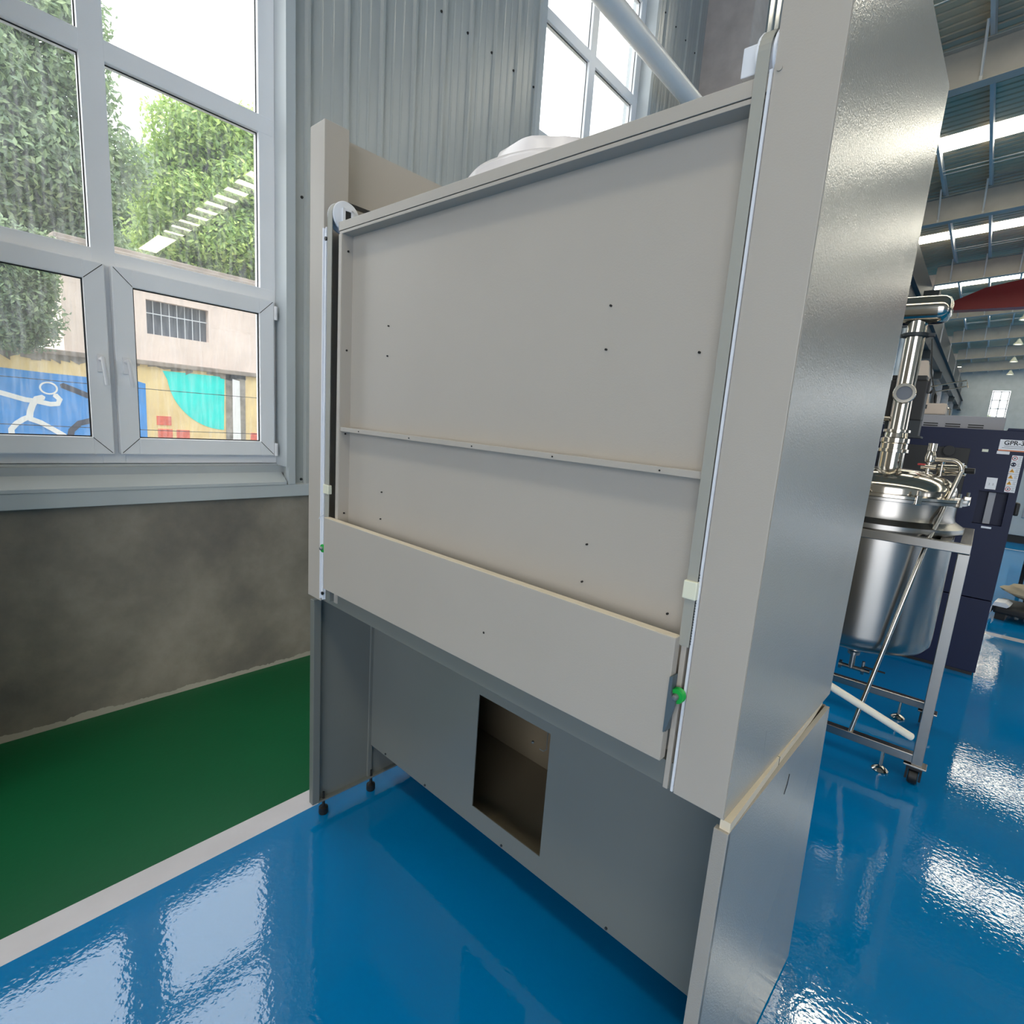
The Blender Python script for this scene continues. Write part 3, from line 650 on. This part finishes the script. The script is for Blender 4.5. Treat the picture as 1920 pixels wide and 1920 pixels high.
for k in range(6):
    z1 = 1.575-.0415*k; x0, x1 = .472, .527
    s_ = mp2(MB().box(x0, x1, fy-.002, fy, z1-.040, z1), 'warning_label', 'white')
    cx_, cz_ = x0+.016, z1-.019; q = MB(); mpf = lambda u, v, w: (u, w, v)
    if k in (2, 3, 4):
        q.prism([(cx_-.014, cz_-.011), (cx_+.014, cz_-.011), (cx_, cz_+.014)], fy-.0026, fy-.002, mpf); q.obj('triangle', 'yellow', s_)
        q = MB(); q.prism([(cx_-.0015, cz_-.006), (cx_+.0015, cz_-.006), (cx_+.0015, cz_+.006), (cx_-.0015, cz_+.006)], fy-.003, fy-.0026, mpf); q.obj('mark', 'blackink', s_)
    else:
        cm = {0: 'redl', 1: 'navy', 5: 'redl'}[k]
        q.lathe([(0, 0), (.0145, 0), (.0145, .0006), (0, .0006)], (cx_, fy-.002, cz_), (0, -1, 0), 20); q.obj('disc', cm, s_)
        q = MB()
        if k == 1: q.box(cx_-.010, cx_-.004, fy-.0032, fy-.0026, cz_-.003, cz_+.003); q.box(cx_+.004, cx_+.010, fy-.0032, fy-.0026, cz_-.003, cz_+.003)
        else: q.lathe([(0, 0), (.0105, 0), (.0105, .0006), (0, .0006)], (cx_, fy-.0026, cz_), (0, -1, 0), 18)
        wd = q.obj('centre', 'white', s_)
        if k != 1:
            q = MB(); q.prism([(cx_-.006, cz_-.002), (cx_+.001, cz_-.006), (cx_+.006, cz_+.003), (cx_-.001, cz_+.005)], fy-.0038, fy-.0032, mpf); q.obj('mark', 'blackink', s_)
    q = MB()
    for j in range(3): q.box(x0+.034, x1-.004-.004*(j % 2), fy-.0026, fy-.002, z1-.012-.009*j, z1-.009-.009*j)
    q.obj('small_print', 'grey_p', s_)

# beige machine with arm behind it
bm = empty('moulding_machine', (1.25, 5.3, 0), 0, category='machine', label='beige machine head with clamp box and hoses rising behind the navy machine')
q = MB(); q.box(-.25, .10, -.2, .5, 0, 1.86, .01); q.obj('base', 'beige_m', bm)
q = MB(); q.prism([(-.20, 1.86), (.02, 1.86), (-.03, 2.20), (-.06, 2.36), (-.20, 2.36)], -.15, -.05, lambda u, v, w: (u, w, v)); q.obj('column', 'beige_m', bm)
bx = MB().box(-.045, .150, -.30, -.12, 1.885, 1.98, .012).obj('clamp_box', 'beige_m', bm)
q = MB(); q.box(-.01, .01, -.306, -.30, 1.93, 1.965); q.obj('latch', 'dark', bx)
MB().box(.0, .13, -.25, -.15, 1.84, 1.885).obj('guide', 'sack', bm)
q = MB(); q.tube([(.055, -.2, 1.97), (.05, -.2, 2.05), (.02, -.18, 2.10), (.0, -.15, 2.08)], .011, 8); q.obj('hose', 'black', bm, True)
q = MB(); q.tube([(.03, -.2, 2.10), (-.02, -.15, 2.25), (-.07, -.1, 2.55)], .006, 8); q.obj('cable', 'black', bm, True)
q = MB(); q.tube([(.0, -.2, 2.13), (.245, -.2, 2.185), (.262, -.2, 2.125)], .006, 8); q.tube([(.04, -.2, 2.085), (.25, -.2, 2.135)], .005, 8); q.obj('guide_rods', 'ss', bm, True)
q = MB(); q.box(.02, .04, -.22, -.18, 1.98, 2.10); q.obj('bracket', 'dark', bm)
q = MB(); q.tube([(.155, -.2, 1.95), (.175, -.2, 1.935), (.18, -.2, 1.87)], .009, 8); q.obj('elbow', 'ss', bm, True)

# overhead crane bridge
cr = empty('overhead_crane', (14, 21.5, 6.10), 0, category='crane', label='dark red overhead travelling crane beam spanning the hall under the roof')
q = MB(); q.prism([(-14.1, .0), (-14.1, .20), (-13.2, .62), (-12.3, .80), (12.3, .80), (13.2, .62), (14.1, .20), (14.1, .0)], -.2, .2, lambda u, v, w: (u, w, v)); q.obj('bridge_girder', 'red', cr)
for s_ in (-1, 1): MB().box(s_*14.45-.20, s_*14.45+.20, -1.3, 1.3, .05, .40, .01).obj('end_carriage', 'dark', cr)
rb2 = MB(); rb2.box(28.25, 28.55, 4.0, Y1, 5.3, 6.10); rb2.box(28.5, 29.0, 4.0, Y1, 5.2, 5.3); rb2.obj('trim_32', 'dark', **ST)
for s_ in (-1, 1):
    for y in (-1.0, 1.0): MB().cyl((s_*14.5-.04 if s_ < 0 else s_*14.42-.04, y, .055), (s_*14.5+.04 if s_ < 0 else s_*14.42+.04, y, .055), .05, n=20).obj('wheel', 'black', cr, True)

# high bay lamps under the rafters
def lamp(x, y):
    z = zr(x)-.84
    e = empty('high_bay_lamp', (x, y, z), 0, category='lamp', group='high bay lamps under the rafters', label='x')
    q = MB(); q.cyl((0, 0, 0), (0, 0, -.10), .012, n=8); q.lathe([(0, -.08), (.07, -.09), (.09, -.16), (.10, -.18), (.19, -.32), (.20, -.36), (.185, -.36), (.09, -.2)], n=28); q.obj('shade', 'ivory', e, True)
    MB().lathe([(0, -.30), (.10, -.30), (.15, -.335), (.12, -.35), (0, -.355)], n=24).obj('bulb', 'lamp', e, True)
    return e
L0 = lamp(1.95, FR[6]); L0['label'] = 'round high bay lamp nearest beyond the red crane, cut by the frame edge'
for k, y in enumerate((FR[7], FR[8], FR[9])):
    c_ = copy_tree(L0); c_.location = (1.95, y, zr(1.95)-.84)
    c_['label'] = ['lit high bay lamp, second in the row going away from the red crane', 'lit high bay lamp, third in the row, hanging near the far wall', 'smallest lit high bay lamp, last of the row just above the far wall window'][k]

# things standing further down the hall
tr_ = empty('pallet_tray', (2.42, 6.2, 0), math.radians(-8), category='tray', label='black low tray on the blue floor holding a beige sack')
q = MB(); q.box(-.34, .34, -.26, .26, .06, .13, .02); q.obj('deck', 'black', tr_)
for x in (-.28, .28): MB().box(x-.04, x+.04, -.24, .24, 0, .06, .004).obj('skid', 'black', tr_)
q = MB(); q.prism([(-.35, .134), (-.24, .134), (-.22, .155), (-.26, .18), (-.34, .172), (-.372, .06), (-.355, .05)], -.27, -.05, lambda u, v, w: (u, w, v))
o = q.obj('cloth', 'white'); o.parent = None; o.location = (2.42, 6.2, 0); o.rotation_euler = (0, 0, math.radians(-8)); o['category'] = 'cloth'; o['label'] = 'crumpled white cloth draped over the corner of the black tray'
q = MB(); bmesh.ops.create_uvsphere(q.b, u_segments=32, v_segments=20, radius=1)
for v in q.b.verts:
    n_ = 1+.12*math.sin(3*v.co.x+2*v.co.y)+.06*math.sin(9*v.co.z+5*v.co.x); sg_ = math.copysign(abs(v.co.x)**1.0, v.co.x); v.co = Vector((sg_*.37*n_, v.co.y*.19*n_, v.co.z*.10*n_))
o = q.obj('sack', 'sack', smooth=True); o.location = (2.46, 6.22, .268); o.rotation_euler = (0, math.radians(2), math.radians(-12)); o['category'] = 'sack'; o['label'] = 'beige stuffed sack lying on the black tray'
q = MB(); q.tube([(2.28, 6.6, .62), (2.27, 6.3, .52), (2.33, 6.08, .46), (2.42, 5.96, .44)], .012, 8)
q.obj('cable', 'black', smooth=True, category='cable', label='black cable looping from the dark rack over the beige sack')
rk = empty('equipment_rack', (2.62, 7.2, 0), 0, category='rack', label='dark grey equipment rack standing behind the beige sack')
q = MB()
for x in (-.30, .34):
    for y in (-.5, .6): q.box(x-.02, x+.02, y-.02, y+.02, 0, 1.5)
for z in (.35, .9, 1.46): q.box(-.32, .36, -.52, .62, z, z+.04)
q.obj('frame', 'black', rk); q = MB(); q.box(-.28, .32, -.48, .58, .39, 1.2, .01); q.obj('side_cover', 'dark', rk)
gm = empty('grey_cabinet', (2.75, 13.6, 0), 0, category='cabinet', label='pale grey machine cabinet with black foot far behind the navy machine')
MB().box(-.5, .8, -.5, .6, .15, 1.75, .01).obj('body', 'wall_far', gm); MB().box(-.48, .78, -.46, .56, 0, .15).obj('foot', 'black', gm); MB().box(-.5, .8, -.505, -.5, 1.50, 1.53).obj('band', 'black', gm)
MB().box(-.3, .6, -.52, -.5, .5, 1.0, .01).obj('door', 'grey_p', gm)

# ---------------------------------------------------------------- outside the window
MB().quad([(-40, -30, -.25), (-1.56, -30, -.25), (-1.56, 60, -.25), (-40, 60, -.25)]).obj('ground', 'soil', **ST)
bd = empty('neighbour_building', (-7.0, 1.0, -.25), 0, category='building', label='low pinkish rendered building with a barred window seen through the panes')
WX = 0
q = MB(); wy0, wy1, wz0, wz1 = .553, 1.295, 2.537, 2.966
for a, b, z0, z1 in ((-.30, wy0, 2.17, 3.36), (wy1, 9, 2.17, 3.36), (wy0, wy1, 2.17, wz0), (wy0, wy1, wz1, 3.36)): q.box(-.3, WX, a, b, z0, z1)
q.box(-1.1, -.3, -.3, 9, 0, 3.3)
q.obj('wall', 'pink', bd)
q = MB(); q.box(-.35, .10, -.32, 9, 3.36, 3.455, .01); q.box(-.6, .04, -.34, 9, 3.455, 3.51, .01); q.obj('coping', 'dirtcon', bd)
bw = MB().box(-.12, -.10, wy0, wy1, wz0, wz1).obj('barred_window', 'barglass', bd)
q = MB()
for k in range(1, 8): y = wy0+(wy1-wy0)*k/8; q.cyl((-.06, y, wz0), (-.06, y, wz1), .005, n=8)
q.box(-.066, -.054, wy0, wy1, wz0+.26, wz0+.272); q.obj('bars', 'pvc', bw)
mw = empty('mural_wall', (-7.0, 1.0, -.25), 0, category='wall', label='ochre painted boundary wall with a blue mural of running figures')
q = MB(); q.box(-.28, .06, -9, 9, 0, 2.13); q.obj('wall', 'wallpaint', mw)
q = MB(); q.box(-.28, .10, -9, 9, 2.13, 2.19, .01); q.obj('coping', 'dirtcon', mw)
mpm = lambda u, v, w: (w, u-1.0, v+.25)
def mural(name, poly, m, lev=0): return MB().prism([(a, b) for a, b in poly], .060, .064+.002*lev, mpm).obj(name, m, mw)
mural('blue_field', [(-4, .0), (1.48, .0), (1.49, 1.64), (1.37, 1.67), (1.30, 1.645), (.9, 1.655), (.5, 1.66), (.1, 1.675), (-4, 1.70)], 'm_blue')
def stroke(pts, w):
    L, R = [], []
    for k, p in enumerate(pts):
        a = Vector(pts[max(k-1, 0)]); b = Vector(pts[min(k+1, len(pts)-1)]); d = (b-a).normalized(); n_ = Vector((-d.y, d.x))*w/2
        L.append(tuple(Vector(p)+n_)); R.append(tuple(Vector(p)-n_))
    e0 = (Vector(pts[0])-Vector(pts[1])).normalized()*w*.35; e1 = (Vector(pts[-1])-Vector(pts[-2])).normalized()*w*.35
    return L+[tuple(Vector(pts[-1])+e1)]+R[::-1]+[tuple(Vector(pts[0])+e0)]
def mring(cy_, cz_, ry, rz_, w, m, lev):
    q = MB(); n = 28
    O = [(cy_+ry*math.cos(a), cz_+rz_*math.sin(a)) for a in [2*math.pi*k/n for k in range(n)]]; I = [(cy_+(ry-w)*math.cos(a), cz_+(rz_-w)*math.sin(a)) for a in [2*math.pi*k/n for k in range(n)]]
    for k in range(n): q.prism([O[k], O[(k+1) % n], I[(k+1) % n], I[k]], .060, .064+.002*lev, mpm)
    return q.obj('head', m, mw)
mring(.515, 1.485, .085, .075, .018, 'm_white', 1)
mural('figure_arms', stroke([(-.10, 1.43), (.10, 1.395), (.30, 1.335), (.40, 1.325), (.52, 1.30), (.59, 1.31), (.61, 1.36), (.57, 1.41)], .055), 'm_white', 1)
mural('figure_body', stroke([(.46, 1.375), (.40, 1.355), (.36, 1.28), (.335, 1.20), (.325, 1.13)], .060), 'm_white', 2)
mural('figure_leg', stroke([(.325, 1.14), (.27, 1.11), (.21, 1.06), (.16, .99), (.16, .90)], .055), 'm_white', 3)
mural('figure_leg', stroke([(.325, 1.12), (.42, 1.08), (.52, 1.01), (.63, .93)], .055), 'm_white', 4)
mural('dark_figure_arm', stroke([(.64, 1.53), (.74, 1.49), (.88, 1.43), (1.02, 1.42)], .065), 'm_black', 1)
mural('dark_figure_leg', stroke([(.68, .90), (.70, 1.0), (.78, 1.09), (.90, 1.13), (1.02, 1.16)], .065), 'm_black', 2)
mural('white_stroke', stroke([(-.1, 1.52), (.05, 1.49)], .05), 'm_white', 1)
gq = [(2.465, 1.835), (1.69, 1.83)]+[(2.44-.70*math.cos(a), 1.80-.72*math.sin(a)) for a in np.linspace(.12, math.pi/2, 18)]
mural('green_quarter_disc', gq, 'm_green')
mural('grimy_pilaster', [(2.46, .0), (2.74, .0), (2.75, 1.90), (2.62, 1.93), (2.48, 1.90)], 'm_dirt', 1)
mural('pale_patch', [(2.56, .0), (2.68, .0), (2.67, 1.80), (2.57, 1.82)], 'm_white', 2)
for a, b, c_, d in ((1.60, 1.11, 1.77, 1.23), (1.61, .93, 1.78, 1.06), (1.83, .93, 1.99, 1.055), (2.82, .7, 2.95, 1.05)): mural('red_square', [(a, b), (c_, b), (c_, d), (a, d)], 'm_red', 1)
q = MB(); rr_ = random.Random(3); ys_ = np.linspace(-2, 3.2, 60); lo = [1.72+.035*rr_.random()-.03*math.sin(y*3) for y in ys_]
for k in range(59):
    if rr_.random() < .72: q.prism([(ys_[k], lo[k]+.06+.06*rr_.random()), (ys_[k+1], lo[k+1]+.06+.06*rr_.random()), (ys_[k+1], 1.88), (ys_[k], 1.88)], .06, .066, mpm)
q.obj('grime_band', 'm_dirt', mw)
for k, (za, zb) in enumerate(((1.14, 1.10), (.99, .97), (1.62, 1.60))):
    pts = [(-6.2, y, za+(zb-za)*(y+3)/8-.04*math.sin(math.pi*(y+3)/8)) for y in np.linspace(-3, 5, 17)]
    lbl = ['thin dark cable crossing in front of the mural, middle of three', 'lowest thin cable crossing in front of the mural', 'thin cable hanging above the mural figures, highest of three'][k]
    MB().tube(pts, .004, 6).obj('cable', 'black', category='cable', label=lbl, group='thin cables in front of the mural')

def leaves(name, blobs, n, size, m, parent, seed):
    r = np.random.default_rng(seed); w = np.array([b[3]*b[4]*b[5] for b in blobs])**.8; idx = r.choice(len(blobs), n, p=w/w.sum())
    P = np.zeros((n, 3))
    B3 = np.array(blobs)
    d = r.normal(size=(n, 3)); d /= np.linalg.norm(d, axis=1)[:, None]; rad = r.random(n)**.33*.55+.45*(r.random(n) < .75)
    rad = np.minimum(rad, 1)*(1+.10*r.normal(size=n))
    P = B3[idx, :3]+d*rad[:, None]*B3[idx, 3:]
    nrm = d+.9*r.normal(size=(n, 3)); nrm /= np.linalg.norm(nrm, axis=1)[:, None]
    t = np.cross(nrm, r.normal(size=(n, 3))); t /= np.linalg.norm(t, axis=1)[:, None]; s_ = np.cross(nrm, t)
    L = size*(.7+.7*r.random(n))[:, None]; Wd = L*.42
    V = np.stack([P-t*L*.5, P+s_*Wd*.5+nrm*L*.06, P+t*L*.5, P-s_*Wd*.5+nrm*L*.06], 1).reshape(-1, 3)
    me = bpy.data.meshes.new(name); F_ = np.arange(4*n).reshape(n, 4); me.from_pydata(V.tolist(), [], F_.tolist()); me.materials.append(M[m])
    o_ = bpy.data.objects.new(name, me); C.objects.link(o_); o_.parent = parent; return o_
def blobset(c, R, k, seed, lo=.30, hi=.46):
    r = random.Random(seed); out = []
    for _ in range(k):
        while True:
            p = Vector((r.uniform(-1, 1), r.uniform(-1, 1), r.uniform(-1, 1)))
            if p.length < 1: break
        q_ = r.uniform(lo, hi)*min(R); out.append((c[0]+p.x*R[0]*.85, c[1]+p.y*R[1]*.85, c[2]+p.z*R[2]*.85, q_, q_, q_*.85))
    return out
def tree(loc, label, blobs, n, size, m, seed, th=.12):
    e = empty('tree', loc, 0, category='tree', label=label, group='trees outside the window')
    top = max(b[2] for b in blobs)*.75
    q = MB(); q.tube([(0, 0, 0), (.05, .05, top*.4), (-.05, .1, top*.8), (0, 0, top)], th, 10)
    r = random.Random(seed)
    for b in blobs[:14]: q.tube([(0, .05, top*r.uniform(.4, .8)), (b[0]*.5, b[1]*.5, b[2]*.55+top*.35), (b[0], b[1], b[2])], th*.22, 6)
    q.obj('trunk', 'bark', e, True)
    leaves('foliage', blobs, n, size, m, e, seed)
tree((-9.5, .45, -.25), 'large dusty green tree filling the left window panes', blobset((0, 0, 5.2), (1.0, 1.7, 3.1), 80, 11, .4, .6), 130000, .10, 'leafA', 1)
tree((-15.5, 4.2, -.25), 'dull green tree behind with a wispy crown between the two big ones', blobset((0, .0, 5.1), (1.1, 1.4, 1.8), 30, 5), 20000, .14, 'leafA', 4)
tree((-12.2, 4.85, -.25), 'bright green leafy tree above the pinkish building', blobset((0, .0, 5.55), (1.3, 2.0, 2.8), 80, 22, .35, .55), 120000, .12, 'leafB', 2)
tree((-16.5, 8.7, -.25), 'pale green tree rising behind the bright one', blobset((0, 0, 7.5), (1.5, 1.5, 2.4), 26, 8), 20000, .16, 'leafB', 6)
tree((.6, 62, -.25), 'small bright green tree seen through the far wall window', blobset((0, 0, 4.2), (1.5, 1.6, 1.6), 18, 3), 9000, .25, 'leafB', 12)
e = empty('climbing_bush', (-6.45, -.50, 1.95), 0, category='bush', label='dark shaggy bush hanging over the mural wall in the left pane')
rq = random.Random(5)
leaves('foliage', [(rq.uniform(-.08, .12), rq.uniform(-.9, .90), rq.uniform(.12, 1.1), .22, .24, .24) for _ in range(90)], 60000, .055, 'leafA', e, 9)
MB().tube([(0, 0, -2.15), (0, .05, -.8), (0, 0, .5)], .04, 8).obj('stem', 'bark', e, True)
